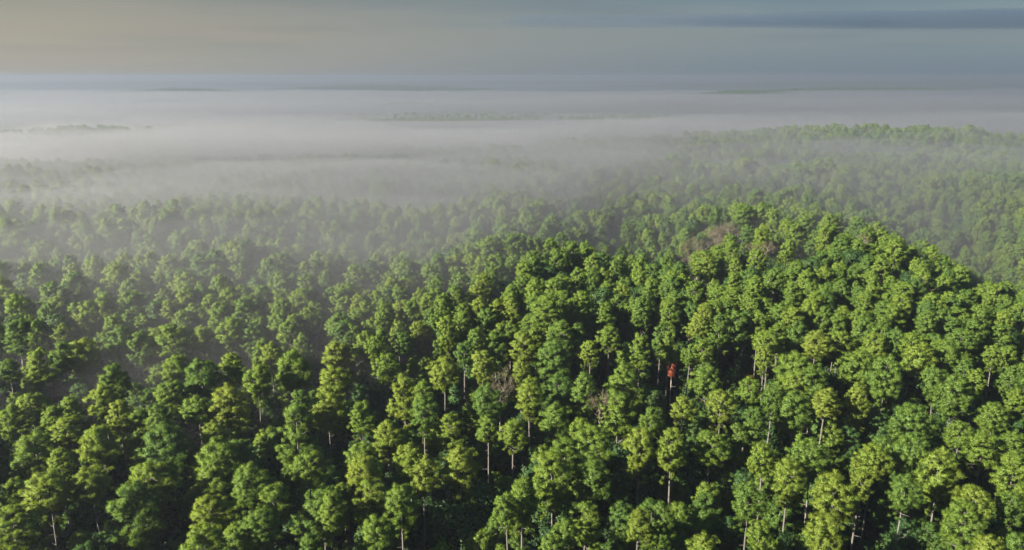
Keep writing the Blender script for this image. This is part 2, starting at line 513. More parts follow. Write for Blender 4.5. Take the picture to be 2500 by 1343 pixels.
CONE = make_crown('young_crown', 230, 'cone', 5.0, 9.0, 46, 3, PM, clump=(.4, .7), n=60)
OLIVE = make_crown('olive_crown', 231, 'egg', 5.0, 9.0, 26, 5, [M['greybark'], M['olive']], gap=.2, n=60)
BARES = [make_bare('bare_crown', 240 + k, 6, 10, [M['brownbark'], M['dry']]) for k in range(2)]

# ------------------------------------------------------------------ single trees
# kind, x, y, height, crown width, crown length (metres)
TABLE = [
    ('pine', -89.7, 169.6, 26.9, 6.3, 7.1), ('pine', -110.1, 178.3, 26.9, 6.2, 7.4), ('pine', -108.5, 184.2, 26, 5.6, 6.7), 
    ('pine', -104.6, 186.2, 25.4, 8.1, 8), ('pine', -117.6, 178, 24.7, 3.9, 4.5), ('pine', -99.4, 192.6, 25.7, 7.1, 6.9), 
    ('pine', -92.9, 190, 25.7, 6.2, 7.5), ('pine', -89.8, 195.3, 24.6, 8, 6.6), ('pine', -78.7, 178.9, 24.6, 7.4, 5.5), 
    ('pine', -69.5, 170.3, 27.5, 7.8, 7.5), ('pine', -63.7, 176.2, 26.5, 5.8, 6.2), ('pine', -61.2, 184.4, 25.2, 4.4, 5.2), 
    ('pine', -57.5, 182.6, 25.8, 5.2, 5.7), ('pine', -57.4, 168.2, 27.4, 6.2, 6.6), ('pine', -50.3, 175.1, 27.2, 10.3, 7.6), 
    ('pine', -59.8, 158.8, 27, 7.7, 7.2), ('pine', -65.7, 157.4, 25.7, 6.3, 4.7), ('pine', -75.1, 163.6, 26, 6.8, 5.2), 
    ('pine', -87.8, 161, 26.5, 6.7, 7.1), ('pine', -94.2, 159.7, 24.7, 4.6, 4.7), ('pine', -93.8, 153.5, 26.2, 4.8, 4.5), 
    ('pine', -102.1, 160.1, 25.3, 6.7, 5.5), ('pine', -71.3, 151.2, 27.1, 5, 6.9), ('pine', -76.5, 154, 24.7, 7.5, 8.5), 
    ('pine', -67.1, 144.1, 26.5, 8.3, 7.3), ('pine', -79.7, 142.4, 27.1, 7.3, 6.5), ('pine', -92.3, 144.5, 25.2, 7.7, 6.7), 
    ('pine', -86.5, 146.9, 27.2, 6.2, 4.8), ('pine', -83.1, 135, 27.1, 4.8, 4.5), ('pine', -104.7, 156, 24.6, 5.9, 8.1), 
    ('pine', -81.6, 154.4, 26.6, 5.5, 5.5), ('pine', -60.3, 148.9, 24.5, 5, 4.5), ('pine', -45.8, 159.9, 26, 3.9, 4.5), 
    ('pine', -44.5, 153.3, 25.8, 7.8, 13.2), ('pine', -39.3, 160.8, 25.1, 7.8, 7.7), ('pine', -40.4, 170.9, 25.5, 7.5, 6.2), 
    ('pine', -30.5, 151.5, 26.9, 5, 6.2), ('pine', -41.5, 183.7, 25.4, 7.6, 7.1), ('pine', -52.1, 141.9, 24.9, 6, 5.1), 
    ('pine', -55, 137.1, 26.6, 8.6, 8.8), ('pine', -37.1, 135.1, 25.8, 6.7, 4.5), ('pine', -45.6, 129.5, 26.9, 7.3, 6.2), 
    ('pine', -42.4, 126.2, 25.2, 5.7, 5.9), ('pine', -65.1, 133.1, 25.5, 8.1, 5.1), ('pine', -81.1, 127.1, 26.9, 8.6, 5.7), 
    ('pine', -74.9, 131.1, 26, 7.1, 4.5), ('pine', -87.3, 127.7, 26, 4.3, 5.2), ('pine', -82.8, 119.4, 25.2, 7.4, 6.3), 
    ('pine', -66.5, 127.3, 24.5, 9.3, 10.2), ('pine', -49.4, 119.6, 27.3, 6.5, 5.1), ('pine', -32.9, 124.6, 24.8, 6.8, 7.4), 
    ('pine', -40.3, 114.9, 27, 6.1, 5.6), ('pine', -30.8, 110.9, 25.6, 3.3, 5), ('pine', -47.4, 110.5, 27.4, 5.9, 5), 
    ('pine', -30.1, 176.9, 25.7, 6.2, 5.4), ('pine', -32.3, 183.4, 27.3, 4.8, 4.5), ('pine', -9, 187.8, 26.2, 4.5, 4.5), 
    ('pine', -15.8, 175.2, 25.2, 6.9, 5.8), ('pine', -23.3, 163.1, 26.7, 6.1, 8.4), ('pine', -19.6, 161.8, 26.5, 3.9, 4.5), 
    ('pine', -18.1, 154.1, 26.6, 6.1, 6.3), ('pine', -5.7, 160.1, 25.9, 6.7, 6.1), ('pine', -11.6, 182.4, 25.2, 4.7, 4.5), 
    ('pine', -6.6, 176.1, 26.4, 5.7, 6.2), ('pine', -3.4, 188.8, 24.8, 6.1, 7), ('pine', 2.7, 185.2, 26.6, 6.8, 6.4), 
    ('pine', 2.5, 170.5, 26.4, 4.1, 4.5), ('pine', 3.9, 164.8, 25.6, 4.7, 4.5), ('pine', 4.2, 158, 26.9, 5.9, 5.7), 
    ('pine', 10.4, 165.7, 25.1, 6.9, 6.5), ('pine', 8.7, 152.3, 25.7, 6.7, 7.1), ('pine', 16.4, 163.8, 26.9, 5.7, 8.5), 
    ('pine', 25.6, 170.6, 25.6, 7.5, 7), ('pine', 22.2, 156, 26.6, 6.9, 8.3), ('pine', 11.3, 181.4, 26.3, 7.9, 8.2), 
    ('pine', 5.9, 186.2, 27.3, 4.8, 4.5), ('pine', 18.5, 179.3, 27.5, 4.7, 4.5), ('pine', 24.3, 188.6, 26.7, 6.1, 4.5), 
    ('pine', 30.9, 183.6, 26.9, 5.2, 7.4), ('pine', -11.5, 150.8, 25, 5.7, 6.6), ('pine', -23.7, 143.5, 26.6, 6.1, 6.1), 
    ('pine', -19, 136, 27, 5.8, 4.8), ('pine', -16.5, 132.5, 25.7, 6, 5.8), ('pine', -9.5, 135.8, 26.2, 6.7, 7), ('pine', -28.4, 137.2, 25.9, 5.8, 4.5), 
    ('pine', -26.6, 130.8, 27.4, 6.2, 4.7), ('pine', -24.9, 127.4, 25.5, 6.1, 7.4), ('pine', -19, 124.3, 25.7, 5.6, 6.4), 
    ('pine', -4.7, 149.6, 24.5, 5, 4.5), ('pine', -0.1, 145.7, 25.8, 5.8, 4.5), ('pine', 13.8, 145.9, 26.4, 3.9, 4.5), 
    ('pine', 15.9, 140.6, 27.3, 7.5, 5.5), ('pine', 24, 140.1, 27.3, 6.2, 7.4), ('pine', 31.3, 143.6, 25.5, 3.5, 4.5), 
    ('pine', 29.9, 137, 27.5, 5.2, 6.6), ('pine', 9.9, 139.5, 25.1, 7.5, 6), ('pine', 7.6, 131.8, 27, 8, 7.9), ('pine', 14.6, 133.2, 25, 6.3, 5.8), 
    ('pine', 28.6, 150.8, 25.7, 3.7, 4.9), ('pine', 35.5, 156.6, 24.7, 5.2, 4.5), ('pine', -0.1, 119.7, 27.1, 3.3, 4.5), 
    ('pine', 1.9, 123.6, 27, 5.3, 7.7), ('pine', 24, 121, 24.9, 6.1, 7.6), ('pine', 19.8, 117.1, 26.1, 2.9, 4.5), ('pine', 11.4, 119.8, 25.3, 4.9, 6.3), 
    ('pine', 8.3, 113.9, 26, 3.7, 4.5), ('pine', 6.3, 110.1, 26.2, 4.3, 5.1), ('pine', -22, 116.5, 24.8, 5.6, 6.3), 
    ('pine', -29.7, 120.4, 27.1, 3.3, 7.2), ('pine', 44.1, 158.4, 25.3, 6.3, 5.9), ('pine', 48.8, 150.4, 25.8, 4.7, 4.5), 
    ('pine', 48.5, 146.7, 24.7, 4.9, 4.6), ('pine', 44.4, 147.1, 24.5, 4.3, 6.9), ('pine', 38.4, 142.7, 25.1, 6.7, 4.9), 
    ('pine', 46.7, 136.6, 25.5, 5.5, 4.7), ('pine', 55, 135.5, 27.3, 6.7, 4.5), ('pine', 64.8, 133.6, 27.2, 6.3, 4.6), 
    ('pine', 49.3, 130.6, 25.9, 5.9, 6.5), ('pine', 56, 125.9, 25.9, 7.1, 6.4), ('pine', 60, 126.8, 26.5, 3.4, 4.5), 
    ('pine', 39.6, 121.6, 27.1, 5.8, 5.3), ('pine', 38.9, 113.9, 25.5, 4.2, 4.5), ('pine', 24.4, 117.8, 26.9, 3.8, 6.7), 
    ('pine', 29.5, 110.8, 25.7, 4.9, 5.1), ('pine', 49.9, 114.1, 26.3, 6.3, 6.6), ('pine', 66.2, 124, 26.7, 5.6, 5), ('pine', 77.7, 133.4, 26, 7.5, 8.2), 
    ('pine', 74.1, 136.7, 26.6, 7.6, 6.5), ('pine', 79.6, 148.4, 26.6, 8.9, 6.2), ('pine', 89.9, 141.5, 24.5, 6.6, 5.7), 
    ('pine', 96.5, 142, 24.6, 4.8, 4.8), ('pine', 98.7, 152.7, 24.9, 6.4, 4.5), ('pine', 106.9, 159, 25.1, 4.2, 4.5), 
    ('pine', 87.2, 144.3, 25.1, 5.1, 4.5), ('pine', 94.7, 167.6, 24.6, 6.2, 6.2), ('pine', 96, 163.2, 25.2, 7.2, 8.2), 
    ('pine', 100.8, 164.2, 26.3, 4.3, 4.5), ('pine', 77, 120.4, 27.2, 5.7, 4.5), ('pine', 73.3, 117.6, 25.5, 7, 6.3), 
    ('pine', 90.6, 132.7, 25.6, 6, 6.9), ('pine', 83.9, 120.6, 25.8, 4.1, 4.5), ('pine', 72.5, 108.4, 26.5, 4.5, 4.5), 
    ('pine', 76.1, 108.3, 26.9, 3, 4.7), ('pine', 64.3, 170.3, 27.3, 8.2, 6.9), ('pine', 61.1, 165.6, 25.6, 6.5, 4.5), 
    ('pine', 65.8, 165.1, 26.6, 7.2, 8.1), ('pine', 59, 156, 25.5, 7.6, 7.3), ('pine', 63.7, 154.2, 27, 6.1, 5), ('pine', 79.4, 174.2, 25.2, 7.6, 6.7), 
    ('pine', 82.5, 167.2, 27.1, 7.3, 8.4), ('pine', 73.1, 158.1, 26, 4.5, 7.6), ('pine', 92.9, 173.5, 26.7, 6.8, 6.4), 
    ('pine', 101.8, 176.8, 26.1, 9.2, 4.5), ('pine', 113, 178.5, 25.4, 4.3, 4.5), ('pine', 72, 182.4, 26, 7.1, 5), ('pine', 78.7, 184.3, 24.7, 6.8, 4.7), 
    ('pine', 87, 183.2, 24.6, 5.9, 5.6), ('pine', 62, 184.4, 26.1, 6.4, 4.5), ('pine', 40.9, 180.5, 25.9, 3.5, 4.5), ('pine', 44.8, 180.6, 27, 4.3, 4.5), 
    ('pine', 44.3, 170.9, 24.6, 7.5, 6.2), ('pine', 50.2, 161.6, 26.2, 5.3, 5), ('pine', 53.9, 157.4, 26, 4.5, 4.5), ('pine', 111, 166.7, 26.3, 4, 4.5), 
    ('pine', 100, 167, 26.7, 3.3, 4.5), ('pine', 94.5, 180.1, 26.1, 5.8, 4.5), ('pine', 108.3, 184, 26.2, 6, 4.5), ('pine', 58.2, 175.5, 26, 4.2, 4.5), 
    ('red', 41.4, 196.4, 14, 2.3, 3), ('yellow', 58.5, 186.5, 14, 2.4, 3), ('hard', 45.8, 187.3, 13, 6.1, 5.6), ('hard', 55.7, 190.8, 13, 6.2, 6.2), 
    ('hard', 47.4, 175.2, 13, 5.7, 3.8), ('hard', 34.7, 182.2, 13, 5, 4), ('hard', 28.5, 166.8, 13, 4.1, 3.7), ('cone', 33.8, 178, 12, 4.3, 6.8), 
    ('olive', 78.7, 169.6, 19, 4.8, 7.8), ('redbrown', -114.5, 189.1, 13, 4.1, 3.1), ('bare', 66.8, 291.9, 24, 10.6, 10.6), 
    ('bare', 79.8, 302.2, 24, 9.4, 14.1), ('bare', 85, 268.2, 24, 7, 9.8), ('hard', -0.5, 176.7, 13, 5.8, 4.3), ('hard', -13.2, 172.4, 13, 4.7, 3.8), 
    ('hard', -17.1, 145.4, 13, 4.9, 4.1), ('redbrown', 24.6, 198.3, 13, 2.7, 3), ('bare', 19.4, 161.7, 24, 4.4, 7), ('bare', -2.7, 169.1, 24, 4.6, 6.9), 
    ('bare', 75.9, 350.6, 24, 9.9, 14.4), ('bare', 71.1, 299.7, 24, 8.6, 12.4), ('bare', 86.5, 310.2, 24, 8.8, 12.8), ('bare', 81.3, 312, 24, 8.9, 12.9), 
    ('bare', 79.5, 298.1, 24, 8.5, 12.4), 
]

rng = np.random.default_rng(11)
placed = []          # x, y, clear radius
META = []
def tree(name, crown_me, trunk_me, x, y, H, sxy, sz, L, rz, lean, tone, label, cat, group, spread=.10):
    e = bpy.data.objects.new(name, None); COL.objects.link(e)
    z = float(ground_z(x, y))
    e.location = (x, y, z); e.rotation_euler = (lean[0], lean[1], rz); e.empty_display_size = .5
    tag(e, label, cat, group)
    t = bpy.data.objects.new('trunk', trunk_me); COL.objects.link(t); t.parent = e
    t.scale = (1, 1, H - L + .3)
    c = bpy.data.objects.new('crown', crown_me); COL.objects.link(c); c.parent = e
    c.location = (0, 0, H - L); c.scale = (sxy, sxy, sz)
    c.color = (tone, spread, 0, 1)
    META.append(dict(o=e, tone=tone, W=sxy, x=x, y=y, zc=z + H - L * .45, L=L))
    return e

THINGS = []
def best_pine(W, L, r):
    asp = L / W
    d = [abs(math.log((p[2] / p[1]) / asp)) + r.random() * .35 for p in PINES]
    return int(np.argmin(d))
def add_pine(x, y, H, W, L, tone, label, group):
    k = best_pine(W, L, rng); p = PINES[k]
    o = tree('pine_tree', p[3], TRUNKS[int(rng.integers(4))], x, y, H, W / p[1], L / p[2], L, rng.random() * 6.28,
             (rng.normal() * .02, rng.normal() * .02), tone, label, 'pine tree', group)
    META[-1].update(shape=p[0], W=W)
    THINGS.append(o); placed.append((x, y, 4.6)); return k

for n, (kind, x, y, H, W, L) in enumerate(TABLE):
    if kind == 'pine':
        W = min(max(W * 1.06, 4.4), 9); L = min(max(L * 1.10, W * .75), 12)
        add_pine(x, y, H, W, L, float(rng.uniform(.25, .75)), None, None)
    else:
        rz = rng.random() * 6.28
        if kind == 'bare':
            o = tree('bare_tree', BARES[n % 2], GTRUNK, x, y, H, 1, 1, 10, rz, (0, 0), .5, None, 'bare tree', None)
        elif kind == 'cone':
            o = tree('young_conifer', CONE, GTRUNK, x, y, H, W / 5, 1.1, 9.9, rz, (0, 0), .4, None, 'conifer', None)
        elif kind == 'olive':
            o = tree('vine_covered_tree', OLIVE, GTRUNK, x, y, H, W / 5, 1.3, 11.7, rz, (0, 0), .5, None, 'tree', None)
        else:
            me = HARDS[n % 3] if kind == 'hard' else recolour(HARDS[n % 3], kind + '_crown', M[kind])
            nm = {'hard': 'leafy_tree', 'red': 'red_leaved_tree', 'yellow': 'yellow_leaved_tree', 'redbrown': 'russet_tree'}[kind]
            o = tree(nm, me, GTRUNK, x, y, H, W / 6, max(L * 1.4, W * .8) / 7, max(L * 1.4, W * .8), rz, (0, 0), .6, None, 'tree', None)
        META[-1].update(shape=kind, W=W)
        THINGS.append(o); placed.append((x, y, 5.5 if kind in ('red', 'yellow', 'olive', 'cone', 'bare') else 3.5))
PL = np.array(placed)

# ------------------------------------------------------------------ the woods beyond, and the undergrowth (uncountable)
F_PX = LENS / 36 * 2500
def to_frame(x, y, z):
    p = math.radians(PITCH)
    dy, dz = y, z - CAM_Z
    depth = dy * math.cos(p) - dz * math.sin(p)
    v = dy * math.sin(p) + dz * math.cos(p)
    return 1250 + F_PX * x / depth, 671.5 - F_PX * v / depth

def hexpoints(x0, x1, y0, y1, s, jit, r):
    ys = np.arange(y0, y1, s * .866)
    out = []
    for j, yy in enumerate(ys):
        xs = np.arange(x0 + (j % 2) * s / 2, x1, s)
        out.append(np.c_[xs, np.full(len(xs), yy)])
    P = np.concatenate(out)
    return P + r.normal(size=P.shape) * s * jit

def clear_of(P, rad_add=0.0):
    keep = np.ones(len(P), bool)
    for (x, y, rr) in placed:
        keep &= (P[:, 0] - x) ** 2 + (P[:, 1] - y) ** 2 > (rr + rad_add) ** 2
    return keep

def instancer(name, P, variant, scl, rot, protos, tone_col):
    """one object: points that carry tree shapes, through geometry nodes"""
    col = bpy.data.collections.new(name + '_shapes')
    for k, me in enumerate(protos):
        o = bpy.data.objects.new('%s_shape_%02d' % (name, k), me); o.color = tone_col; col.objects.link(o)
    me = bpy.data.meshes.new(name)
    me.vertices.add(len(P)); me.vertices.foreach_set('co', P.astype(np.float32).ravel())
    a = me.attributes.new('variant', 'INT', 'POINT'); a.data.foreach_set('value', variant.astype(np.int32))
    a = me.attributes.new('scl', 'FLOAT_VECTOR', 'POINT'); a.data.foreach_set('vector', scl.astype(np.float32).ravel())
    a = me.attributes.new('rot', 'FLOAT_VECTOR', 'POINT'); a.data.foreach_set('vector', rot.astype(np.float32).ravel())
    ob = bpy.data.objects.new(name, me); COL.objects.link(ob)
    ng = bpy.data.node_groups.new(name, 'GeometryNodeTree')
    ng.interface.new_socket('Geometry', in_out='INPUT', socket_type='NodeSocketGeometry')
    ng.interface.new_socket('Geometry', in_out='OUTPUT', socket_type='NodeSocketGeometry')
    N, Lk = ng.nodes, ng.links
    gi, go = N.new('NodeGroupInput'), N.new('NodeGroupOutput')
    ci = N.new('GeometryNodeCollectionInfo'); ci.inputs['Collection'].default_value = col
    ci.inputs['Separate Children'].default_value = True; ci.inputs['Reset Children'].default_value = True
    ip = N.new('GeometryNodeInstanceOnPoints'); ip.inputs['Pick Instance'].default_value = True
    def attr(nm, ty):
        n = N.new('GeometryNodeInputNamedAttribute'); n.data_type = ty; n.inputs['Name'].default_value = nm
        return n.outputs[0]
    Lk.new(gi.outputs[0], ip.inputs['Points']); Lk.new(ci.outputs[0], ip.inputs['Instance'])
    Lk.new(attr('variant', 'INT'), ip.inputs['Instance Index'])
    Lk.new(attr('scl', 'FLOAT_VECTOR'), ip.inputs['Scale'])
    Lk.new(attr('rot', 'FLOAT_VECTOR'), ip.inputs['Rotation'])
    Lk.new(ip.outputs[0], go.inputs[0])
    ob.color = tone_col; md = ob.modifiers.new('trees', 'NODES'); md.node_group = ng
    return ob

KEEP = [0, 4, 5, 6, 9, 10, 11, 12, 14, 15, 16, 17, 18, 19, 20, 21, 22, 23, 24, 26, 28, 32, 33, 34, 35, 38, 39, 40, 41, 42, 43, 44, 47, 49, 50, 51, 52, 54, 55, 56, 57, 59, 60, 63, 64, 65, 66, 67, 68, 70, 71, 72, 74, 77, 78, 84, 87, 88, 89, 90, 91, 94, 95, 96, 99, 101, 102, 103, 106, 112, 114, 116, 117, 118, 119, 122, 126, 128, 130, 131, 138, 140, 141, 143, 155, 157, 158, 159, 160, 164, 166, 170, 171, 172, 174, 179, 180, 181, 196, 203, 204, 206, 207, 212, 213, 222, 239]      # the ones that show largest
FAR_PROTOS = [joined('far_pine', TRUNKS[k % 4], p[3], 24, 24 - p[2], PM) for k, p in enumerate(PINES)]
FAR_PROTOS += [joined('far_leafy_tree', GTRUNK, h, 23, 15.5, [M['greybark'], M['hard']]) for h in HARDS[:2]]
FAR_PROTOS += [joined('far_bare_tree', GTRUNK, BARES[0], 22, 12, [M['greybark'], M['dry']])]
wr = np.random.default_rng(77)
# wood belts: spacing by distance; a margin outside the frame keeps shade and side views whole
P1 = hexpoints(-330, 430, 60, 700, 5.15, .25, wr)
half = .70 * P1[:, 1] + 75
P1 = P1[np.abs(P1[:, 0]) < half]
z1 = ground_z(P1[:, 0], P1[:, 1])
fx, fy = to_frame(P1[:, 0], P1[:, 1], z1 + 25)
hand = (fy > 815) & (fx > -20) & (fx < 2520) & (fy < 1420)
keep = clear_of(P1) & ~hand & (wr.random(len(P1)) < np.where(fy > 815, .5, .97))
P1 = P1[keep]
bare_zone = ((P1[:, 0] - 78) / 30) ** 2 + ((P1[:, 1] - 272) / 40) ** 2 < 1
P1 = P1[~bare_zone | (wr.random(len(P1)) < .22)]
gapn = fbm(P1[:, 0] / 34, P1[:, 1] / 34, 21, 3)
P1 = P1[(gapn > .25) | (wr.random(len(P1)) < .25)]
# the nearest of these that stand in view are single trees too
z1 = ground_z(P1[:, 0], P1[:, 1])
fx, fy = to_frame(P1[:, 0], P1[:, 1], z1 + 22)
cand = np.where((fx > 12) & (fx < 2488) & (fy < 812) & (fy > 100))[0]
cand = cand[np.argsort(np.hypot(P1[cand, 0], P1[cand, 1]))]
pick = [cand[n] for n in KEEP if n < len(cand)]
for c in pick:
    rng = np.random.default_rng(9000 + int(c))
    H = float(rng.uniform(23.5, 27)); W = float(rng.uniform(4.7, 6.4)); L = W * float(rng.uniform(.85, 1.45))
    add_pine(float(P1[c, 0]), float(P1[c, 1]), H, W, L, float(rng.uniform(.25, .75)), None, None); META[-1]['cand'] = int(np.where(cand == c)[0][0])
P1 = np.delete(P1, pick, 0)
P2 = np.concatenate([hexpoints(-900, 1000, 700, 1250, 7.0, .22, wr), hexpoints(-2400, 2400, 1250, 3300, 16, .3, wr)])
P2 = P2[np.abs(P2[:, 0]) < .70 * P2[:, 1] + 60]
P3 = []
for (cx, cy, sx_, sy_, h) in FAR_RIDGES:
    s = 9 if cy < 4000 else 14 if cy < 7000 else 34
    Q = hexpoints(cx - sx_ * 1.3, cx + sx_ * 1.3, cy - sy_ * 1.3, cy + sy_ * 1.1, s, .25, wr)
    P3.append(Q[ground_z(Q[:, 0], Q[:, 1]) > -32])
P3 = np.concatenate(P3)
PW = np.concatenate([P1, P2, P3])
zW = ground_z(PW[:, 0], PW[:, 1])
nW = len(PW)
var = wr.integers(0, 10, nW)
mixed = wr.random(nW)
var = np.where(mixed < .07, wr.integers(10, 12, nW), np.where(mixed > .982, 12, var))
s0 = wr.uniform(.76, 1.16, nW) * (.80 + .40 * fbm(PW[:, 0] / 45, PW[:, 1] / 45, 31, 3)); sw = s0 * wr.uniform(.74, 1.16, nW)
big = np.where(PW[:, 1] > 1250, 1.5, 1.0) * np.where(PW[:, 1] > 7000, 1.6, 1.0)
scl = np.c_[sw * big, sw * big, s0 * 1.04]
rot = np.c_[wr.normal(size=nW) * .03, wr.normal(size=nW) * .03, wr.random(nW) * 6.28]
woods = instancer('distant_pine_forest', np.c_[PW, zW], var, scl, rot, FAR_PROTOS, (.24, .46, 0, 1))
tag(woods, 'misty pine forest covering the slopes beyond the nearest trees', 'forest', kind='stuff')
print('woods', nW)

U_PROTOS = [joined('low_tree', GTRUNK, h, 9, 2.0, [M['greybark'], M['hard']]) for h in HARDS]
U_PROTOS.append(joined('low_pine', GTRUNK, CONE, 10, 1.5, PM))
U_PROTOS += [joined('young_pine', TRUNKS[k % 4], PINES[k][3], 17, 17 - PINES[k][2], PM) for k in (2, 3, 5, 8)]
PU = hexpoints(-260, 330, 60, 420, 4.1, .3, wr)
PU = PU[(np.abs(PU[:, 0]) < .70 * PU[:, 1] + 50)]
PU = PU[wr.random(len(PU)) < .80]
PS = hexpoints(-130, 130, 96, 205, 6.4, .3, wr)
PS = PS[(np.abs(PS[:, 0]) < .70 * PS[:, 1] + 10)]
PS = PS[clear_of(PS, -1.4)]
PS = PS[wr.random(len(PS)) < .55]
def in_sight(P):
    """leave the odd small trees standing free, as they do"""
    for m_ in META:
        if m_['shape'] not in ('dome', 'egg', 'tier'):
            deep = 30 if m_['shape'] in ('red', 'yellow') else 9
            P = P[(np.hypot(P[:, 0] - m_['x'], P[:, 1] - m_['y']) > 3.2) & ~((abs(P[:, 0] - m_['x'] * P[:, 1] / m_['y']) < 2.6) & (P[:, 1] < m_['y']) & (P[:, 1] > m_['y'] - deep))]
    return P
PS = in_sight(PS); nS = len(PS)
PU = np.concatenate([PS, in_sight(PU)])
nU = len(PU)
vu = np.where(wr.random(nU) < .70, wr.integers(0, 3, nU), wr.integers(3, 8, nU))
su = wr.uniform(.5, 1.15, nU); su = np.where((wr.random(nU) < .25) & (vu < 4), su * 1.45, np.where(vu > 3, su * .5 + .36, su))
vu[:nS] = wr.integers(4, 8, nS); su[:nS] = wr.uniform(.82, 1.05, nS)
under = instancer('undergrowth', np.c_[PU, ground_z(PU[:, 0], PU[:, 1])], vu, np.c_[su, su, su * 1.05],
                  np.c_[np.zeros(nU), np.zeros(nU), wr.random(nU) * 6.28], U_PROTOS, (0.05, .6, 0, 1))
tag(under, 'dark leafy undergrowth filling the gaps between the trunks', 'undergrowth', kind='stuff')

# ------------------------------------------------------------------ haze, valley fog, the sea of fog over the plain
def box_mesh(name, lo, hi, mat):
    (a, b, c), (d, e, f) = lo, hi
    v = [(a, b, c), (d, b, c), (d, e, c), (a, e, c), (a, b, f), (d, b, f), (d, e, f), (a, e, f)]
    q = [(0, 3, 2, 1), (4, 5, 6, 7), (0, 1, 5, 4), (1, 2, 6, 5), (2, 3, 7, 6), (3, 0, 4, 7)]
    return mesh_from(name, v, [np.array(q)], [mat])

def even_volume(name, density, colour, aniso=.45):
    t = NT(name)
    v = t.node('ShaderNodeVolumePrincipled')
    v.inputs['Color'].default_value = (*colour, 1); v.inputs['Density'].default_value = density
    v.inputs['Anisotropy'].default_value = aniso
    v.inputs['Density Attribute'].default_value = ''; v.inputs['Temperature Attribute'].default_value = ''
    t.l.new(v.outputs[0], t.out.inputs['Volume'])
    try:
        t.m.cycles.homogeneous_volume = True; t.m.cycles.volume_sampling = 'DISTANCE'
    except Exception as ex: print('VOL', ex)
    return t.m

haze = bpy.data.objects.new('haze', box_mesh('haze', (-36000, -5000, -72), (36000, 50000, 88), even_volume('thin_haze', HAZE_D, (.315, .355, .43))))
COL.objects.link(haze); tag(haze, 'thin pale haze over the whole forest', 'haze', kind='stuff')

def fog_body(name, X, Y, Z, floor, density):
    """closed body of even fog between a rolling top Z and a level floor below the ground"""
    m, n = X.shape
    V = np.concatenate([np.stack([X.ravel(), Y.ravel(), Z.ravel()], 1), np.stack([X.ravel(), Y.ravel(), np.full(X.size, float(floor))], 1)])
    i = (np.arange(m - 1)[:, None] * n + np.arange(n - 1)[None]).ravel()
    f = np.stack([i, i + 1, i + n + 1, i + n], 1); o = n * m
    fb = f[:, ::-1] + o
    a = np.arange(n - 1); s1 = np.stack([a + o, a + 1 + o, a + 1, a], 1)
    a = np.arange(n - 1) + (m - 1) * n; s2 = np.stack([a, a + 1, a + 1 + o, a + o], 1)
    a = np.arange(m - 1) * n; s3 = np.stack([a, a + n, a + n + o, a + o], 1)
    a = np.arange(m - 1) * n + n - 1; s4 = np.stack([a + o, a + n + o, a + n, a], 1)
    ob = bpy.data.objects.new(name, mesh_from(name, V, [np.concatenate([f, fb, s1, s2, s3, s4])], [even_volume(name, density, (.555, .56, .585))], smooth=True))
    COL.objects.link(ob); return ob

fxs = axis(-900, 800, -420, 420, 9, 1.12); fys = axis(120, 1250, 120, 760, 9, 1.12)
FX, FY = np.meshgrid(fxs, fys)
def wisps(seed, sx, sy, octs=4): return fbm(FX / sx + .25 * FY / sx, FY / sy, seed, octs) - .5
side = sstep(-70, 110, FX - .10 * FY)                # 0 on the left, 1 on the right-hand ridge
for nm, dens, top, y0, y1, y2, y3, rise, roll, seed, what in FOG_LAYERS:
    a = y0 + (y2 - y0) * side; b = y1 + (y3 - y1) * side
    rr = sstep(a, b, FY + 110 * wisps(seed + 9, 150, 120, 2))
    Zt = top - 48 + (48 + rise) * rr ** .6 + roll * wisps(seed, 120, 75)
    Zt = np.maximum(Zt - land_fall(FX, FY) * 1.25, -62)
    o = fog_body(nm, FX, FY, Zt, -64 - seed * .37, dens); tag(o, what, 'fog', kind='stuff')

for n_, (c_, lx, ly, hh, dens, tilt, what) in enumerate(WISPS):
    ax = np.linspace(-1, 1, 61); ay = np.linspace(-1, 1, 25)
    U, V_ = np.meshgrid(ax, ay)
    WX = c_[0] + U * lx * 1.5; WY = c_[1] + V_ * ly * 1.7 + U * lx * tilt
    q = np.exp(-(U * 1.75) ** 2 - (V_ * 1.75) ** 2) - math.exp(-3.06)
    g0 = ground_z(WX, WY)
    WZ = np.maximum(g0 - 20 + (20 + hh + 14 * (fbm(WX / 30, WY / 20, 40 + n_, 3) - .5)) * np.clip(q * 1.15, 0, 1) ** .4, g0 - 20)
    o = fog_body('fog_wisp', WX, WY, WZ, float(g0.min()) - 22, dens); tag(o, what, 'fog', kind='stuff')

def fog_sea(name, top, amp, density, seed, y0):
    xs = axis(-12000, 12000, -900, 900, 60, 1.10); ys = axis(y0, 5200, y0, 1800, 40, 1.09)
    xs = xs[(xs > -14000) & (xs < 14000)]
    X, Y = np.meshgrid(xs, ys)
    k = seed
    w = (np.sin(X * .0031 + k) * np.cos(Y * .0043 + 2 * k) + .6 * np.sin(X * .0083 + Y * .002 + 3 * k) * np.cos(Y * .0121 + k)
         + .5 * np.sin(X * .0011 - Y * .0009 + k) + .3 * np.sin(X * .021 + k) * np.cos(Y * .027 - X * .006))
    w = w * .15 + 5.2 * (fbm(X / 1100, Y / 620, 12, 4) - .46)
    Z = top + amp * w + 8 * sstep(1200, 3500, Y) - 60 * sstep(4200, 6500, Y)
    return fog_body(name, X, Y, np.maximum(Z, -60), -62. - k, density)
o = fog_sea('fog_sea', -8.0, 10.0, .010, 1.0, 700); tag(o, 'dense white sea of fog covering the plain', 'fog', kind='stuff')
o = fog_sea('fog_veil', -4.0, 15.0, .0020, 2.3, 640); tag(o, 'thin upper veil of fog above the white sea of fog', 'fog', kind='stuff')
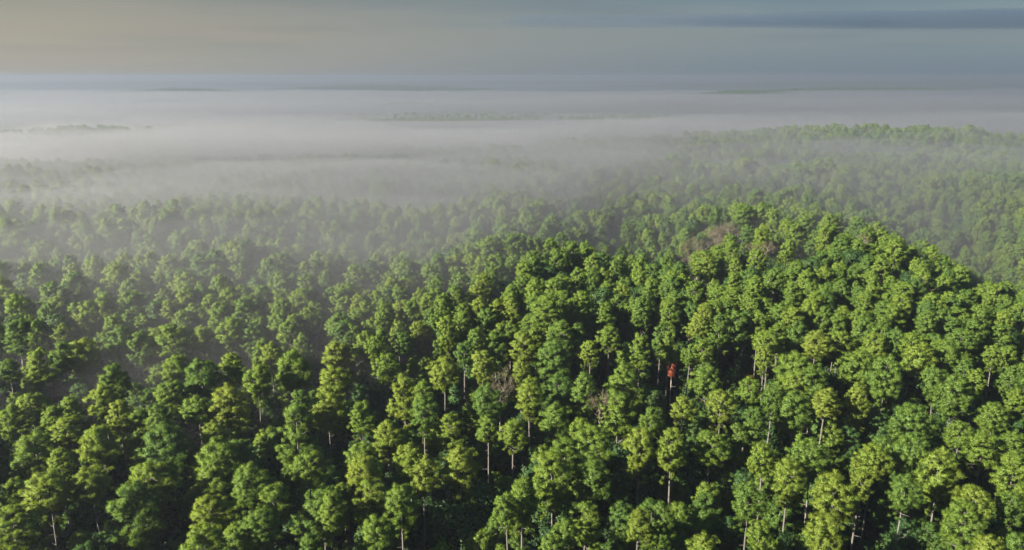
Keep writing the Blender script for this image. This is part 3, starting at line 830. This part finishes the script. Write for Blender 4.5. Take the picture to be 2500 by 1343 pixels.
# long flat clouds low over the right-hand horizon, far beyond the haze
def cloud(name, cx, cy, cz, lx, ly, lz, density, seed, label):
    n, m = 64, 16
    u = np.linspace(0, 2 * math.pi, n, endpoint=False); v = np.linspace(-math.pi / 2, math.pi / 2, m)
    U, W_ = np.meshgrid(u, v)
    nx_ = np.cos(W_) * np.cos(U); ny_ = np.cos(W_) * np.sin(U); nz_ = np.sin(W_)
    r = .62 + .75 * fbm(nx_ * 3.2 + 9, ny_ * 1.5 + nz_ * .8 + 4, seed, 4)
    top = 1 + .9 * (fbm(nx_ * 6 + 20, ny_ * 2 + 3, seed + 5, 3) - .35)
    P = np.stack([cx + lx * nx_ * r, cy + ly * ny_ * r, cz + lz * np.where(nz_ > 0, nz_ * top * 1.3, nz_ * .55) * r], -1).reshape(-1, 3)
    i = (np.arange(m - 1)[:, None] * n + np.arange(n)[None]).ravel(); j = (np.arange(m - 1)[:, None] * n + (np.arange(n)[None] + 1) % n).ravel()
    me = mesh_from(name, P, [np.stack([i, j, j + n, i + n], 1)], [even_volume('cloud', density, (.22, .30, .42))], smooth=True)
    ob = bpy.data.objects.new(name, me); COL.objects.link(ob); tag(ob, label, 'cloud', kind='stuff')
for a in CLOUDS: cloud(*a)

# ------------------------------------------------------------------ labels: look first, then the place among the others
ACROSS = [(.09, 'far left'), (.22, 'left'), (.36, 'inner left'), (.45, 'centre left'), (.55, 'centre'), (.64, 'centre right'), (.78, 'inner right'), (.91, 'right'), (2, 'far right')]
UP = [(.955, 'at the bottom edge'), (.88, 'in the lowest foreground'), (.80, 'in the foreground'), (.72, 'behind the foreground'), (.645, 'in the near midground'),
      (.57, 'in the middle ground'), (0, 'in the misty distance')]
LOOK = {'dome': 'round-headed', 'egg': 'tall-crowned', 'tier': 'two-tiered'}
SPECIAL = {'red': 'small tree with bright red leaves', 'yellow': 'small tree with orange-yellow leaves', 'olive': 'pale olive tree with ragged drooping foliage',
           'cone': 'young cone-shaped conifer', 'redbrown': 'russet-leaved tree', 'bare': 'bare grey-brown tree', 'hard': 'low leafy dark green tree'}
ORD = ['leftmost'] + [w + ' from left' for w in 'second third fourth fifth sixth seventh eighth ninth tenth eleventh twelfth thirteenth fourteenth fifteenth sixteenth seventeenth eighteenth nineteenth twentieth'.split()]
NUM = ' one two three four five six seven eight nine ten eleven twelve thirteen fourteen fifteen sixteen seventeen eighteen nineteen twenty'.split(' ')
cells = {}
for m_ in META:
    fx, fy = to_frame(m_['x'], m_['y'], m_['zc'])
    u, v = fx / 2500, fy / 1343
    m_['u'] = u
    across = next(s for lim, s in ACROSS if u < lim); up = next(s for lim, s in UP if v >= lim)
    if m_['shape'] in LOOK:
        tone = 'deep green' if m_['tone'] < .38 else 'mid green' if m_['tone'] < .62 else 'yellow-green'
        head = tone + ' ' + LOOK[m_['shape']] + ' pine'
        m_['o']['group'] = 'pines of the near forest'
    else:
        head = SPECIAL[m_['shape']]
        m_['o']['group'] = {'bare': 'bare trees among the pines', 'hard': 'low leafy trees below the pines', 'redbrown': 'russet trees among the pines'}.get(m_['shape'], 'odd trees among the pines')
    cells.setdefault((head, up, across), []).append(m_)
for (head, up, across), ms in cells.items():
    ms.sort(key=lambda m_: m_['u'])
    for k, m_ in enumerate(ms):
        m_['o']['label'] = head + ' ' + up + ', ' + across + ('' if len(ms) == 1 else ', ' + ORD[k] + ' of ' + NUM[len(ms)])
